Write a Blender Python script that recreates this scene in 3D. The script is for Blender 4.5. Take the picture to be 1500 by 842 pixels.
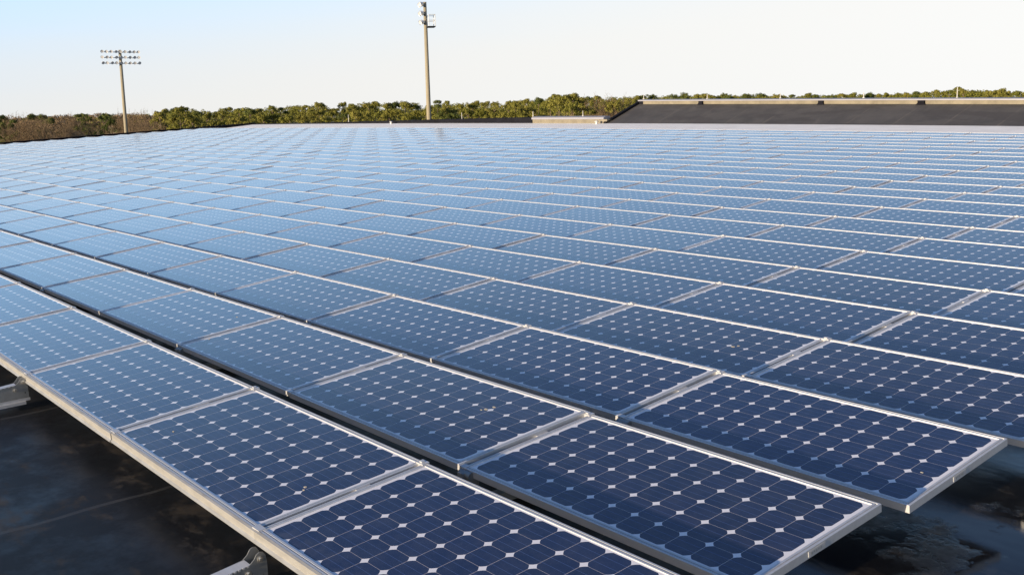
import bpy, bmesh, math, random
import numpy as np
from mathutils import Matrix, Vector

random.seed(7)
rng = np.random.default_rng(11)
scene = bpy.context.scene
for o in list(bpy.data.objects):
    bpy.data.objects.remove(o)
COL = scene.collection

# ------------------------------------------------------------------ camera
# "roof" coordinates: u along the panel rows, v across them, z off the roof plane.
# The roof itself falls about one degree, so it is one rigid tilt away from the level world.
F_PX, PW, PH = 1501.06, 1500.0, 842.0
CAM_R = Vector((1.97946, -1.54831, 1.64058))           # camera in roof coordinates
YAW = -0.89155
ZC = 9.75                                              # camera height over the ground

def axes(yaw, pitch, roll):
    f = Vector((math.sin(yaw)*math.cos(pitch), math.cos(yaw)*math.cos(pitch), math.sin(pitch)))
    r = Vector((math.cos(yaw), -math.sin(yaw), 0))
    u = r.cross(f)
    return f, r*math.cos(roll)+u*math.sin(roll), u*math.cos(roll)-r*math.sin(roll)

def mat3(f, r, u):
    return Matrix((( r.x, u.x, -f.x), (r.y, u.y, -f.y), (r.z, u.z, -f.z)))

fr, rr, ur = axes(YAW, -0.18748, -0.03797)             # in the roof's frame
fg, rg, ug = axes(YAW, -0.17538, -0.0227)              # in the level world
CAM = Vector((0, 0, ZC))
TILT = mat3(fg, rg, ug) @ mat3(fr, rr, ur).transposed()
ROOF = Matrix.Translation(CAM) @ TILT.to_4x4() @ Matrix.Translation(-CAM_R)

cam_data = bpy.data.cameras.new('camera')
cam_data.sensor_width = 36.0
cam_data.lens = 36.0*F_PX/PW
cam_data.clip_start = 0.05
cam_data.clip_end = 9000
cam = bpy.data.objects.new('camera', cam_data)
COL.objects.link(cam)
cam.matrix_world = Matrix.Translation(CAM) @ mat3(fg, rg, ug).to_4x4()
scene.camera = cam

def project(w):
    d = w-CAM
    D = d.dot(fg)
    if D < 0.05: return None
    return 750+F_PX*d.dot(rg)/D, 421-F_PX*d.dot(ug)/D

def place(px, dist, py=None):
    """world point at horizontal distance dist seen at column px (and its height at row py)"""
    y = py if py is not None else 155-0.0227*(px-750)
    d = fg + rg*((px-750)/F_PX) + ug*((421-y)/F_PX)
    h = math.hypot(d.x, d.y)
    return CAM + d*(dist/h)

# ------------------------------------------------------------------ sky and sun
SUN_EL = math.radians(6.9)
SUN_AZ = math.radians(177.0)          # clockwise from +Y: behind the camera on its left
world = bpy.data.worlds.new("World")
scene.world = world
world.use_nodes = True
wn, wl = world.node_tree.nodes, world.node_tree.links
wn.clear()
sky = wn.new('ShaderNodeTexSky'); sky.sky_type = 'NISHITA'; sky.sun_disc = False
sky.sun_elevation = SUN_EL; sky.sun_rotation = SUN_AZ
sky.air_density = 1.0; sky.dust_density = 1.0; sky.ozone_density = 1.0; sky.altitude = 20
bg = wn.new('ShaderNodeBackground'); bg.inputs['Strength'].default_value = 0.15
out = wn.new('ShaderNodeOutputWorld')
def wmath(op, a, b=None, clamp=False):
    x = wn.new('ShaderNodeMath'); x.operation = op; x.use_clamp = clamp
    for i, v in enumerate((a, b)):
        if v is None: continue
        if isinstance(v, (int, float)): x.inputs[i].default_value = v
        else: wl.new(v, x.inputs[i])
    return x.outputs[0]
def wmix(fac, a, b):
    x = wn.new('ShaderNodeMix'); x.data_type = 'RGBA'
    for k, v in ((0, fac), (6, a), (7, b)):
        if isinstance(v, (int, float)): x.inputs[k].default_value = v
        elif isinstance(v, tuple): x.inputs[k].default_value = (*v, 1)
        else: wl.new(v, x.inputs[k])
    return x.outputs[2]
# clear blue above a bright winter haze that lies along the horizon, thicker towards the east (right)
wtc = wn.new('ShaderNodeTexCoord'); wsep = wn.new('ShaderNodeSeparateXYZ'); wl.new(wtc.outputs['Generated'], wsep.inputs[0])
z_ = wsep.outputs[2]
dotn = wn.new('ShaderNodeVectorMath'); dotn.operation = 'DOT_PRODUCT'; wl.new(wtc.outputs['Generated'], dotn.inputs[0]); dotn.inputs[1].default_value = rg
side = wmath('MULTIPLY_ADD', dotn.outputs['Value'], 1.05); side.node.inputs[2].default_value = 0.5; side.node.use_clamp = True
wmap = wn.new('ShaderNodeMapping'); wmap.inputs['Scale'].default_value = (1.6, 1.6, 14); wl.new(wtc.outputs['Generated'], wmap.inputs[0])
wns = wn.new('ShaderNodeTexNoise'); wns.inputs['Scale'].default_value = 2.4; wns.inputs['Detail'].default_value = 4; wl.new(wmap.outputs[0], wns.inputs['Vector'])
lo = wmath('ADD', wmath('MULTIPLY', side, 0.13), -0.03)
t_ = wmath('DIVIDE', wmath('SUBTRACT', z_, lo), 0.21, True)
t_ = wmath('ADD', t_, wmath('MULTIPLY', wmath('SUBTRACT', wns.outputs[0], 0.5), 0.10), True)
haze_f = wmath('SUBTRACT', 1.0, wmath('MULTIPLY', wmath('MULTIPLY', t_, t_), wmath('SUBTRACT', 3.0, wmath('MULTIPLY', t_, 2.0))))
zen = wmath('MULTIPLY', wmath('SUBTRACT', z_, 0.17), 3.8, True)
blue = wmix(zen, (1.72, 3.15, 5.05), (0.20, 0.48, 1.3))
blue = wmix(0.22, blue, sky.outputs[0])
hz = wmix(side, (3.10, 3.05, 2.90), (3.52, 3.48, 3.38))
wl.new(wmix(wmath('MULTIPLY', haze_f, 0.96), blue, hz), bg.inputs[0]); wl.new(bg.outputs[0], out.inputs[0])

sun_d = bpy.data.lights.new('sun', 'SUN')
sun_d.energy = 4.8; sun_d.angle = math.radians(0.5); sun_d.color = (1.0, 0.82, 0.60)
sun = bpy.data.objects.new('sun', sun_d); COL.objects.link(sun)
sdir = Vector((math.sin(SUN_AZ)*math.cos(SUN_EL), math.cos(SUN_AZ)*math.cos(SUN_EL), math.sin(SUN_EL)))
sun.rotation_euler = (-sdir).to_track_quat('-Z', 'Y').to_euler()
sun.location = (0, 0, 60)

vs = scene.view_settings
vs.view_transform = 'Standard'; vs.look = 'None'; vs.exposure = 0.9; vs.gamma = 1.0
vs.use_curve_mapping = False
scene.render.engine = 'CYCLES'
scene.render.resolution_x = 1024; scene.render.resolution_y = 574

# ------------------------------------------------------------------ node helpers
def new_mat(name):
    m = bpy.data.materials.new(name); m.use_nodes = True
    n = m.node_tree.nodes; n.clear()
    o = n.new('ShaderNodeOutputMaterial'); b = n.new('ShaderNodeBsdfPrincipled')
    m.node_tree.links.new(b.outputs[0], o.inputs[0])
    return m, n, m.node_tree.links, b

class G:
    """tiny expression builder over math nodes"""
    def __init__(s, n, l): s.n, s.l = n, l
    def m(s, op, a, b=None, c=None, clamp=False):
        x = s.n.new('ShaderNodeMath'); x.operation = op; x.use_clamp = clamp
        for i, v in enumerate((a, b, c)):
            if v is None: continue
            if isinstance(v, (int, float)): x.inputs[i].default_value = v
            else: s.l.new(v, x.inputs[i])
        return x.outputs[0]
    def mix(s, fac, a, b):
        x = s.n.new('ShaderNodeMix'); x.data_type = 'RGBA'
        for k, v in ((0, fac), (6, a), (7, b)):
            if isinstance(v, (int, float)): x.inputs[k].default_value = v
            elif isinstance(v, tuple): x.inputs[k].default_value = (*v, 1)
            else: s.l.new(v, x.inputs[k])
        return x.outputs[2]
    def noise(s, vec, scale, detail=3, rough=0.55, dist=0.0):
        x = s.n.new('ShaderNodeTexNoise')
        x.inputs['Scale'].default_value = scale; x.inputs['Detail'].default_value = detail
        x.inputs['Roughness'].default_value = rough; x.inputs['Distortion'].default_value = dist
        if vec is not None: s.l.new(vec, x.inputs['Vector'])
        return x.outputs[0]
    def ramp(s, fac, lo, hi, a=0.0, b=1.0):
        x = s.n.new('ShaderNodeMapRange'); x.inputs[1].default_value = lo; x.inputs[2].default_value = hi
        x.inputs[3].default_value = a; x.inputs[4].default_value = b
        s.l.new(fac, x.inputs[0]); return x.outputs[0]
    def coord(s, kind='Object', scale=None, rot=None):
        t = s.n.new('ShaderNodeTexCoord'); v = t.outputs[kind]
        if scale or rot:
            mp = s.n.new('ShaderNodeMapping')
            if scale: mp.inputs['Scale'].default_value = scale
            if rot: mp.inputs['Rotation'].default_value = rot
            s.l.new(v, mp.inputs[0]); v = mp.outputs[0]
        return v
    def bump(s, h, strength, dist=0.01):
        x = s.n.new('ShaderNodeBump'); x.inputs['Strength'].default_value = strength
        x.inputs['Distance'].default_value = dist; s.l.new(h, x.inputs['Height']); return x.outputs[0]

def simple_mat(name, col, rough=0.6, metal=0.0, var=0.15, scale=6.0, bump=0.0, kind='Object', stretch=None, col2=None):
    m, n, l, b = new_mat(name); g = G(n, l)
    v = g.coord(kind, stretch)
    f = g.noise(v, scale, 5, 0.6)
    f = g.ramp(f, 0.3, 0.7)
    c2 = col2 if col2 else tuple(c*(1-2*var) for c in col)
    l.new(g.mix(f, c2, tuple(min(1, c*(1+var*0.5)) for c in col)), b.inputs['Base Color'])
    l.new(g.ramp(f, 0, 1, rough+0.06, max(0.03, rough-0.06)), b.inputs['Roughness'])
    b.inputs['Metallic'].default_value = metal
    if bump:
        l.new(g.bump(g.noise(v, scale*4, 4), bump), b.inputs['Normal'])
    return m

# ------------------------------------------------------------------ mesh helpers
class MB:
    def __init__(s): s.v, s.f, s.mi, s.uv = [], [], [], []
    def quad(s, a, b, c, d, mi=0, uv=None):
        i = len(s.v); s.v += [tuple(a), tuple(b), tuple(c), tuple(d)]
        s.f.append((i, i+1, i+2, i+3)); s.mi.append(mi); s.uv.append(uv)
    def box(s, lo, hi, mi=0, mat=None):
        x0, y0, z0 = lo; x1, y1, z1 = hi
        c = [(x0,y0,z0),(x1,y0,z0),(x1,y1,z0),(x0,y1,z0),(x0,y0,z1),(x1,y0,z1),(x1,y1,z1),(x0,y1,z1)]
        if mat is not None: c = [tuple(mat @ Vector(p)) for p in c]
        for q in ((3,2,1,0),(4,5,6,7),(0,1,5,4),(1,2,6,5),(2,3,7,6),(3,0,4,7)):
            s.quad(*[c[k] for k in q], mi=mi)
    def tube(s, a, b, ra, rb, n=8, caps=True, mi=0):
        a, b = Vector(a), Vector(b); d = (b-a)
        if d.length < 1e-6: return
        d.normalize(); x = d.orthogonal().normalized(); y = d.cross(x)
        i = len(s.v)
        for k in range(n):
            t = 2*math.pi*k/n; e = x*math.cos(t)+y*math.sin(t)
            s.v.append(tuple(a+e*ra)); s.v.append(tuple(b+e*rb))
        for k in range(n):
            j = (k+1) % n
            s.f.append((i+2*k, i+2*j, i+2*j+1, i+2*k+1)); s.mi.append(mi); s.uv.append(None)
        if caps:
            s.f.append(tuple(i+2*k for k in reversed(range(n)))); s.mi.append(mi); s.uv.append(None)
            s.f.append(tuple(i+2*k+1 for k in range(n))); s.mi.append(mi); s.uv.append(None)
    def prism(s, pts, y0, y1, axis='x', mi=0):
        """polygon pts (2D) extruded along an axis"""
        def P(p, t): return {'x': (t, p[0], p[1]), 'y': (p[0], t, p[1]), 'z': (p[0], p[1], t)}[axis]
        n = len(pts); i = len(s.v)
        s.v += [P(p, y0) for p in pts] + [P(p, y1) for p in pts]
        s.f.append(tuple(i+k for k in reversed(range(n)))); s.f.append(tuple(i+n+k for k in range(n)))
        for k in range(n): s.f.append((i+k, i+(k+1) % n, i+n+(k+1) % n, i+n+k))
        s.mi += [mi]*(n+2); s.uv += [None]*(n+2)
    def mesh(s, name, mats, smooth=False, fix=True):
        me = bpy.data.meshes.new(name); me.from_pydata(s.v, [], s.f)
        for m in mats: me.materials.append(m)
        me.polygons.foreach_set('material_index', s.mi)
        if any(u is not None for u in s.uv):
            lay = me.uv_layers.new(name='UVMap')
            for p, u in zip(me.polygons, s.uv):
                if u is not None:
                    for k, li in enumerate(p.loop_indices): lay.data[li].uv = u[k]
        if smooth: me.polygons.foreach_set('use_smooth', [True]*len(me.polygons))
        if fix:
            bm = bmesh.new(); bm.from_mesh(me)
            bmesh.ops.recalc_face_normals(bm, faces=bm.faces)
            bm.to_mesh(me); bm.free()
        me.update()
        return me

def link(name, me, parent=None, mat=None):
    o = bpy.data.objects.new(name, me); COL.objects.link(o)
    if parent is not None: o.parent = parent
    if mat is not None: o.matrix_basis = mat
    return o

def tag(o, label=None, cat=None, group=None, kind=None):
    if label: o['label'] = label
    if cat: o['category'] = cat
    if group: o['group'] = group
    if kind: o['kind'] = kind
    return o

def thing(name, label, cat, mat=None, group=None):
    return tag(link(name, None, None, mat), label, cat, group)

ORD = ['', 'first', 'second', 'third', 'fourth', 'fifth', 'sixth', 'seventh', 'eighth', 'ninth', 'tenth', 'eleventh',
       'twelfth', 'thirteenth', 'fourteenth', 'fifteenth', 'sixteenth', 'seventeenth', 'eighteenth', 'nineteenth',
       'twentieth', 'twenty-first', 'twenty-second', 'twenty-third', 'twenty-fourth', 'twenty-fifth', 'twenty-sixth',
       'twenty-seventh', 'twenty-eighth', 'twenty-ninth', 'thirtieth', 'thirty-first', 'thirty-second', 'thirty-third',
       'thirty-fourth', 'thirty-fifth', 'thirty-sixth', 'thirty-seventh', 'thirty-eighth']

# ------------------------------------------------------------------ materials
ALU = simple_mat('anodised_aluminium', (0.58, 0.58, 0.585), 0.5, 0.5, 0.06, 5, 0.02, stretch=(0.4, 8, 8))
GALV = simple_mat('galvanised_steel', (0.32, 0.325, 0.32), 0.5, 0.6, 0.12, 14, 0.03)
BOLT = simple_mat('zinc_bolt', (0.75, 0.72, 0.66), 0.3, 0.9, 0.1, 30)
WHITE_LABEL = simple_mat('sticker', (0.42, 0.42, 0.42), 0.5, 0, 0.05, 20)

PL, PWID, FH = 1.638, 0.81, 0.034          # panel length, width, frame height
def cell_material():
    m, n, l, b = new_mat('solar_cells_under_glass'); g = G(n, l)
    uv = n.new('ShaderNodeUVMap'); uv.uv_map = 'UVMap'
    sep = n.new('ShaderNodeSeparateXYZ'); l.new(uv.outputs[0], sep.inputs[0])
    mx, my = 0.045, 0.034
    px, py = (PL-2*mx)/12, (PWID-2*my)/6
    ax = g.m('DIVIDE', g.m('SUBTRACT', sep.outputs[0], mx), px)
    ay = g.m('DIVIDE', g.m('SUBTRACT', sep.outputs[1], my), py)
    cx = g.m('MULTIPLY', g.m('SUBTRACT', g.m('FRACT', ax), 0.5), px)
    cy = g.m('MULTIPLY', g.m('SUBTRACT', g.m('FRACT', ay), 0.5), py)
    acx, acy = g.m('ABSOLUTE', cx), g.m('ABSOLUTE', cy)
    inx = g.m('LESS_THAN', acx, px/2-0.0011); iny = g.m('LESS_THAN', acy, py/2-0.0008)
    rad = g.m('SQRT', g.m('ADD', g.m('MULTIPLY', cx, cx), g.m('MULTIPLY', cy, cy)))
    inr = g.m('LESS_THAN', rad, 0.0753)
    rx = g.m('MULTIPLY', g.m('GREATER_THAN', ax, 0), g.m('LESS_THAN', ax, 12))
    ry = g.m('MULTIPLY', g.m('GREATER_THAN', ay, 0), g.m('LESS_THAN', ay, 6))
    cell = g.m('MULTIPLY', g.m('MULTIPLY', g.m('MULTIPLY', inx, iny), inr), g.m('MULTIPLY', rx, ry))
    # two bus ribbons per cell run along the length
    bus = g.m('LESS_THAN', g.m('ABSOLUTE', g.m('SUBTRACT', acy, 0.021)), 0.0011)
    comb = n.new('ShaderNodeCombineXYZ')
    l.new(g.m('FLOOR', ax), comb.inputs[0]); l.new(g.m('FLOOR', ay), comb.inputs[1])
    oi = n.new('ShaderNodeObjectInfo'); l.new(g.m('MULTIPLY', oi.outputs['Random'], 91.0), comb.inputs[2])
    wnz = n.new('ShaderNodeTexWhiteNoise'); l.new(comb.outputs[0], wnz.inputs['Vector'])
    rv = wnz.outputs[0]
    dark = g.mix(rv, (0.012, 0.016, 0.042), (0.022, 0.027, 0.064))
    tint = g.mix(g.m('MULTIPLY', oi.outputs['Random'], 0.7), dark, (0.010, 0.022, 0.074))
    busc = g.mix(bus, tint, (0.055, 0.085, 0.2))
    back = g.mix(g.m('MULTIPLY', inr, g.m('MULTIPLY', rx, ry)), (0.82, 0.79, 0.79), (0.44, 0.39, 0.37))
    colr = g.mix(cell, back, busc)
    # thin dust film, stronger towards the lower edge
    gco = g.coord('Object')
    dn = g.noise(gco, 9, 5, 0.65)
    low = g.ramp(sep.outputs[1], 0.0, 0.16, 1.0, 0.0)
    dust = g.m('MULTIPLY', g.ramp(dn, 0.42, 0.8), g.m('ADD', 0.08, g.m('MULTIPLY', low, 0.16)))
    colr = g.mix(dust, colr, (0.30, 0.27, 0.24))
    l.new(colr, b.inputs['Base Color'])
    b.inputs['IOR'].default_value = 1.5
    l.new(g.m('MULTIPLY', cell, 0.14), b.inputs['Metallic'])        # blue anti-reflection coat of the silicon
    b.inputs['Coat Weight'].default_value = 0.45; b.inputs['Coat IOR'].default_value = 1.45; b.inputs['Coat Roughness'].default_value = 0.11
    l.new(g.m('ADD', 0.13, g.m('MULTIPLY', g.ramp(dn, 0.35, 0.75), 0.06)), b.inputs['Roughness'])
    l.new(g.bump(g.noise(gco, 2.2, 1), 0.10, 0.004), b.inputs['Normal'])
    return m
CELLS = cell_material()

def membrane_material():
    m, n, l, b = new_mat('wet_black_membrane'); g = G(n, l)
    v = g.coord('Object')
    a = g.noise(v, 1.1, 6, 0.62, 0.1); d = g.noise(v, 6.0, 8, 0.72, 0.0); s = g.noise(g.coord('Object', (1.0, 2.2, 1)), 2.4, 8, 0.68, 0.0)
    wet = g.ramp(g.m('ADD', g.m('MULTIPLY', a, 0.75), g.m('MULTIPLY', d, 0.25)), 0.47, 0.56)
    dusty = g.m('MULTIPLY', g.ramp(s, 0.52, 0.62), g.ramp(d, 0.4, 0.56))
    c = g.mix(g.ramp(d, 0.3, 0.7), (0.005, 0.005, 0.006), (0.011, 0.011, 0.012))
    c = g.mix(g.m('MULTIPLY', dusty, 0.7), c, (0.07, 0.056, 0.042))
    # welded sheet seams
    sep = n.new('ShaderNodeSeparateXYZ'); l.new(v, sep.inputs[0])
    wob = g.m('MULTIPLY', g.noise(v, 1.5, 2), 0.05)
    seam = g.m('LESS_THAN', g.m('ABSOLUTE', g.m('SUBTRACT', g.m('FRACT', g.m('ADD', g.m('DIVIDE', sep.outputs[0], 1.9), wob)), 0.5)), 0.008)
    c = g.mix(g.m('MULTIPLY', seam, 0.6), c, (0.06, 0.058, 0.056))
    pud = g.m('MULTIPLY', g.ramp(sep.outputs[0], -1.2, 0.1), g.ramp(g.noise(v, 1.7, 8, 0.66, 0.0), 0.60, 0.50))            # standing water by the open end of the rows
    l.new(c, b.inputs['Base Color'])
    l.new(g.ramp(g.m('MULTIPLY', g.ramp(sep.outputs[0], -1.2, 0.1), 1.0), 0, 1, 0.24, 0.5), b.inputs['Specular IOR Level'])
    l.new(g.m('MULTIPLY', g.m('ADD', g.ramp(wet, 0, 1, 0.55, 0.36), g.m('MULTIPLY', dusty, 0.2)), g.m('SUBTRACT', 1.0, g.m('MULTIPLY', pud, 0.86))), b.inputs['Roughness'])
    h = g.m('ADD', g.m('MULTIPLY', g.noise(g.coord('Object', (1.0, 3.0, 1)), 1.5, 3, 0.45, 0.15), 1.0), g.m('MULTIPLY', d, 0.10))
    h = g.m('MULTIPLY', g.m('ADD', h, g.m('MULTIPLY', seam, 0.2)), g.m('SUBTRACT', 1.0, g.m('MULTIPLY', pud, 0.55)))
    l.new(g.bump(h, 0.17, 0.03), b.inputs['Normal'])
    return m
MEMB = membrane_material()
PALE_ROOF = simple_mat('pale_roof_coating', (0.93, 0.89, 0.82), 0.8, 0, 0.06, 1.5, 0.1)
DARK_CURB = simple_mat('black_flashing', (0.008, 0.008, 0.012), 0.8, 0, 0.2, 3, 0.05)
DARK_CURB.node_tree.nodes['Principled BSDF'].inputs['Specular IOR Level'].default_value = 0.12
COPING = simple_mat('metal_coping', (0.27, 0.265, 0.295), 0.55, 0.2, 0.06, 2)
FASCIA = simple_mat('tan_fascia', (0.20, 0.175, 0.125), 0.85, 0, 0.16, 2.5, 0.1)
WALL = simple_mat('grey_wall_cladding', (0.33, 0.32, 0.30), 0.8, 0, 0.1, 1)
def slope_material():
    m, n, l, b = new_mat('weathered_slope_membrane'); g = G(n, l)
    v = g.coord('Object')
    sep = n.new('ShaderNodeSeparateXYZ'); l.new(v, sep.inputs[0])
    f = g.noise(v, 1.2, 6, 0.65, 0.5)
    c = g.mix(g.ramp(f, 0.3, 0.7), (0.036, 0.034, 0.032), (0.068, 0.063, 0.059))
    st = g.noise(g.coord('Object', (6, 0.5, 0.5)), 2, 3)
    c = g.mix(g.m('MULTIPLY', g.ramp(st, 0.55, 0.75), 0.25), c, (0.085, 0.075, 0.065))
    seam = g.m('LESS_THAN', g.m('ABSOLUTE', g.m('SUBTRACT', g.m('FRACT', g.m('DIVIDE', sep.outputs[0], 1.75)), 0.5)), 0.014)
    c = g.mix(g.m('MULTIPLY', g.m('MULTIPLY', seam, g.ramp(st, 0.35, 0.65)), 0.6), c, (0.12, 0.105, 0.09))
    pt = g.noise(g.coord('Object', (0.5, 1.6, 1.6)), 1.0, 3)
    c = g.mix(g.m('MULTIPLY', g.ramp(pt, 0.56, 0.6), 0.5), c, (0.034, 0.030, 0.027))
    l.new(c, b.inputs['Base Color']); b.inputs['Roughness'].default_value = 0.72
    l.new(g.bump(g.noise(v, 14, 4), 0.15), b.inputs['Normal'])
    return m
SLOPE = slope_material()

# ------------------------------------------------------------------ ground
def ground():
    m, n, l, b = new_mat('dry_grass_and_leaf_litter'); g = G(n, l)
    v = g.coord('Object')
    f = g.noise(v, 0.05, 8, 0.6); d = g.noise(v, 1.2, 6, 0.7)
    c = g.mix(g.ramp(f, 0.4, 0.6), (0.085, 0.075, 0.035), (0.11, 0.085, 0.055))
    c = g.mix(g.m('MULTIPLY', g.ramp(d, 0.4, 0.7), 0.5), c, (0.05, 0.055, 0.02))
    l.new(c, b.inputs['Base Color']); b.inputs['Roughness'].default_value = 0.95
    mb = MB(); R = 4500; N = 48
    i = [0]
    mb.v.append((0, 0, 0))
    rings = [60, 150, 400, 1200, R]
    for q, rad in enumerate(rings):
        for k in range(N):
            t = 2*math.pi*k/N; mb.v.append((rad*math.cos(t), rad*math.sin(t), 0))
    for k in range(N):
        mb.f.append((0, 1+k, 1+(k+1) % N))
        for q in range(len(rings)-1):
            a, c2 = 1+q*N, 1+(q+1)*N
            mb.f.append((a+k, c2+k, c2+(k+1) % N, a+(k+1) % N))
    mb.mi = [0]*len(mb.f); mb.uv = [None]*len(mb.f)
    tag(link('ground', mb.mesh('ground', [m])), kind='structure')
ground()

# ------------------------------------------------------------------ roof surface
KU, KV, KUV = -0.00014, -0.00004, -0.0004
def surf(u, v): return KU*u*u+KV*v*v+KUV*u*v
RZ = -0.225                                 # membrane under the panels
U_END, V_END, V_WALL = -63.02, 25.53, 29.8

def sheet(mb, us, vs_, z, mi=0):
    for a in range(len(us)-1):
        for c in range(len(vs_)-1):
            q = [(us[a], vs_[c]), (us[a+1], vs_[c]), (us[a+1], vs_[c+1]), (us[a], vs_[c+1])]
            mb.quad(*[(x, y, z+surf(x, y)) for x, y in q], mi=mi)

def strip_profile(mb, prof, t0, t1, along, n=24, mi=0):
    """closed (offset, z) profile carried along u (along='u', offset in v) or along v (offset in u)"""
    ts = np.linspace(t0, t1, n+1)
    P = []
    for t in ts:
        ring = []
        for a, z in prof:
            u, v = (t, a) if along == 'u' else (a, t)
            ring.append((u, v, z+surf(u, v)))
        P.append(ring)
    k = len(prof)
    base = len(mb.v)
    for ring in P: mb.v += ring
    for i in range(n):
        for j in range(k):
            mb.f.append((base+i*k+j, base+i*k+(j+1) % k, base+(i+1)*k+(j+1) % k, base+(i+1)*k+j))
    mb.f.append(tuple(base+j for j in range(k))); mb.f.append(tuple(base+n*k+j for j in reversed(range(k))))
    c = n*k+2; mb.mi += [mi]*c; mb.uv += [None]*c

bld = thing('flat_roofed_building', 'large building whose black flat roof carries the solar array', 'building', ROOF)
U0, U1, V0 = 9.0, -65.2, -7.0
mb = MB(); sheet(mb, np.linspace(U0, U1+0.3, 26), np.linspace(V0, V_END+0.45, 14), RZ)
link('roof_membrane', mb.mesh('roof_membrane', [MEMB], smooth=True), bld)
mb = MB()
for a, c in zip(np.linspace(U0, U1+0.3, 26)[:-1], np.linspace(U0, U1+0.3, 26)[1:]):       # pale margin falls gently towards the array, slope added to catch more sun
    mb.quad((a, V_END+0.45, surf(a, V_END+0.45)-0.17), (c, V_END+0.45, surf(c, V_END+0.45)-0.17), (c, V_WALL, surf(c, V_WALL)), (a, V_WALL, surf(a, V_WALL)))
mb.quad((U0, V_END+0.45, RZ+surf(U0, V_END)), (U1, V_END+0.45, RZ+surf(U1, V_END)), (U1, V_END+0.45, surf(U1, V_END)-0.17), (U0, V_END+0.45, surf(U0, V_END)-0.17))
link('roof_walkway', mb.mesh('roof_walkway', [PALE_ROOF]), bld)
mb = MB(); zlo = -7.4
for a, c in (((U0, V0), (U1, V0)), ((U1, V0), (U1, V_WALL+0.34)), ((U1, V_WALL+0.34), (U0, V_WALL+0.34)), ((U0, V_WALL+0.34), (U0, V0))):
    mb.quad((*a, zlo), (*c, zlo), (*c, RZ+surf(*c)-0.05), (*a, RZ+surf(*a)-0.05))
link('wall', mb.mesh('wall', [WALL]), bld)
# far parapet: black flashed part, then a tan part under a pale metal coping, then the raised hip
mb = MB()
n = 30; ts = np.linspace(U1, -34.9, n+1)
ring = []
for u in ts:
    h = np.interp(u, [U1, -57, -52.5, -45.2, -34.9], [0.05, 0.05, 0.09, 0.16, 0.27])
    s0 = surf(u, V_WALL)
    ring.append([(u, V_WALL, s0-0.1), (u, V_WALL, s0+h-0.02), (u, V_WALL+0.05, s0+h), (u, V_WALL+0.35, s0+h), (u, V_WALL+0.35, s0-0.1)])
for i in range(n):
    for j in range(4): mb.quad(ring[i][j], ring[i][j+1], ring[i+1][j+1], ring[i+1][j])
mb.quad(*[ring[n][k] for k in (0, 1, 3, 4)])
link('parapet', mb.mesh('black_parapet', [DARK_CURB]), bld)
mb = MB()
strip_profile(mb, [(V_WALL, -0.1), (V_WALL, 0.17), (V_WALL+0.3, 0.17), (V_WALL+0.3, -0.1)], -34.85, -29.93, 'u', 8)
tp = link('parapet', mb.mesh('tan_parapet', [FASCIA]), bld)
mb = MB()
strip_profile(mb, [(V_WALL-0.04, 0.173), (V_WALL-0.04, 0.255), (V_WALL+0.1, 0.30), (V_WALL+0.36, 0.30), (V_WALL+0.36, 0.173)], -34.88, -30.1, 'u', 8)
link('coping', mb.mesh('low_coping', [COPING]), tp)
# left edge parapet
mb = MB()
strip_profile(mb, [(U_END-1.6, RZ-0.1), (U_END-1.6, 0.11), (U_END-1.95, 0.11), (U_END-1.95, RZ-0.1)], V0, V_WALL+0.3, 'v', 24)
link('parapet', mb.mesh('side_parapet', [DARK_CURB]), bld)
# raised roof with its sloping black face
SD = 2.0
def SHf(u): return float(np.interp(u, [-29.98, -10.0], [0.74, 0.55]))
SH = SHf(-29.98)
UL = -29.98
mb = MB(); us = np.linspace(UL, 9, 24)
for a, c in zip(us[:-1], us[1:]):
    mb.quad((a, V_WALL-0.01, surf(a, V_WALL)-0.02), (c, V_WALL-0.01, surf(c, V_WALL)-0.02),
            (c, V_WALL+SD, surf(c, V_WALL)+SHf(c)), (a, V_WALL+SD, surf(a, V_WALL)+SHf(a)))
mb.prism([(V_WALL, -0.3), (V_WALL, surf(UL, V_WALL)-0.02), (V_WALL+SD, surf(UL, V_WALL)+SH), (V_WALL+SD, -0.3)], UL-0.01, UL+0.02, 'x')
hip = link('sloped_roof', mb.mesh('sloped_roof', [SLOPE]), bld)
mb = MB()                                    # raised black edging along the hip's end
zs = surf(UL, V_WALL)
mb.prism([(V_WALL-0.06, zs-0.06), (V_WALL-0.06, zs+0.06), (V_WALL+SD, zs+SH+0.1), (V_WALL+SD+0.02, zs+SH-0.03)], UL-0.11, UL+0.05, 'x')
mb.box((UL-0.11, V_WALL+SD+0.002, zs+0.2), (UL+0.28, V_WALL+SD+0.3, zs+SH+0.16))
link('edging', mb.mesh('edging', [DARK_CURB]), hip)
mb = MB()
def up(prof, t0, t1, n=16):
    base = len(mb.v); ts = np.linspace(t0, t1, n+1); k = len(prof)
    for t in ts: mb.v += [(t, V_WALL+SD+a, z+SHf(t)+surf(t, V_WALL)) for a, z in prof]
    for i in range(n):
        for j in range(k): mb.f.append((base+i*k+j, base+i*k+(j+1) % k, base+(i+1)*k+(j+1) % k, base+(i+1)*k+j))
    mb.f.append(tuple(base+j for j in range(k))); mb.f.append(tuple(base+n*k+j for j in reversed(range(k))))
    mb.mi += [0]*(n*k+2); mb.uv += [None]*(n*k+2)
up([(0.0, -0.4), (0.0, 0.125), (0.4, 0.125), (0.4, -0.4)], UL+0.29, 9)
link('fascia', mb.mesh('fascia', [FASCIA]), hip)
mb = MB()
up([(-0.05, 0.128), (-0.05, 0.175), (0.12, 0.20), (0.46, 0.20), (0.46, 0.128)], UL+0.02, 9)
link('coping', mb.mesh('high_coping', [COPING]), hip)
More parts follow.
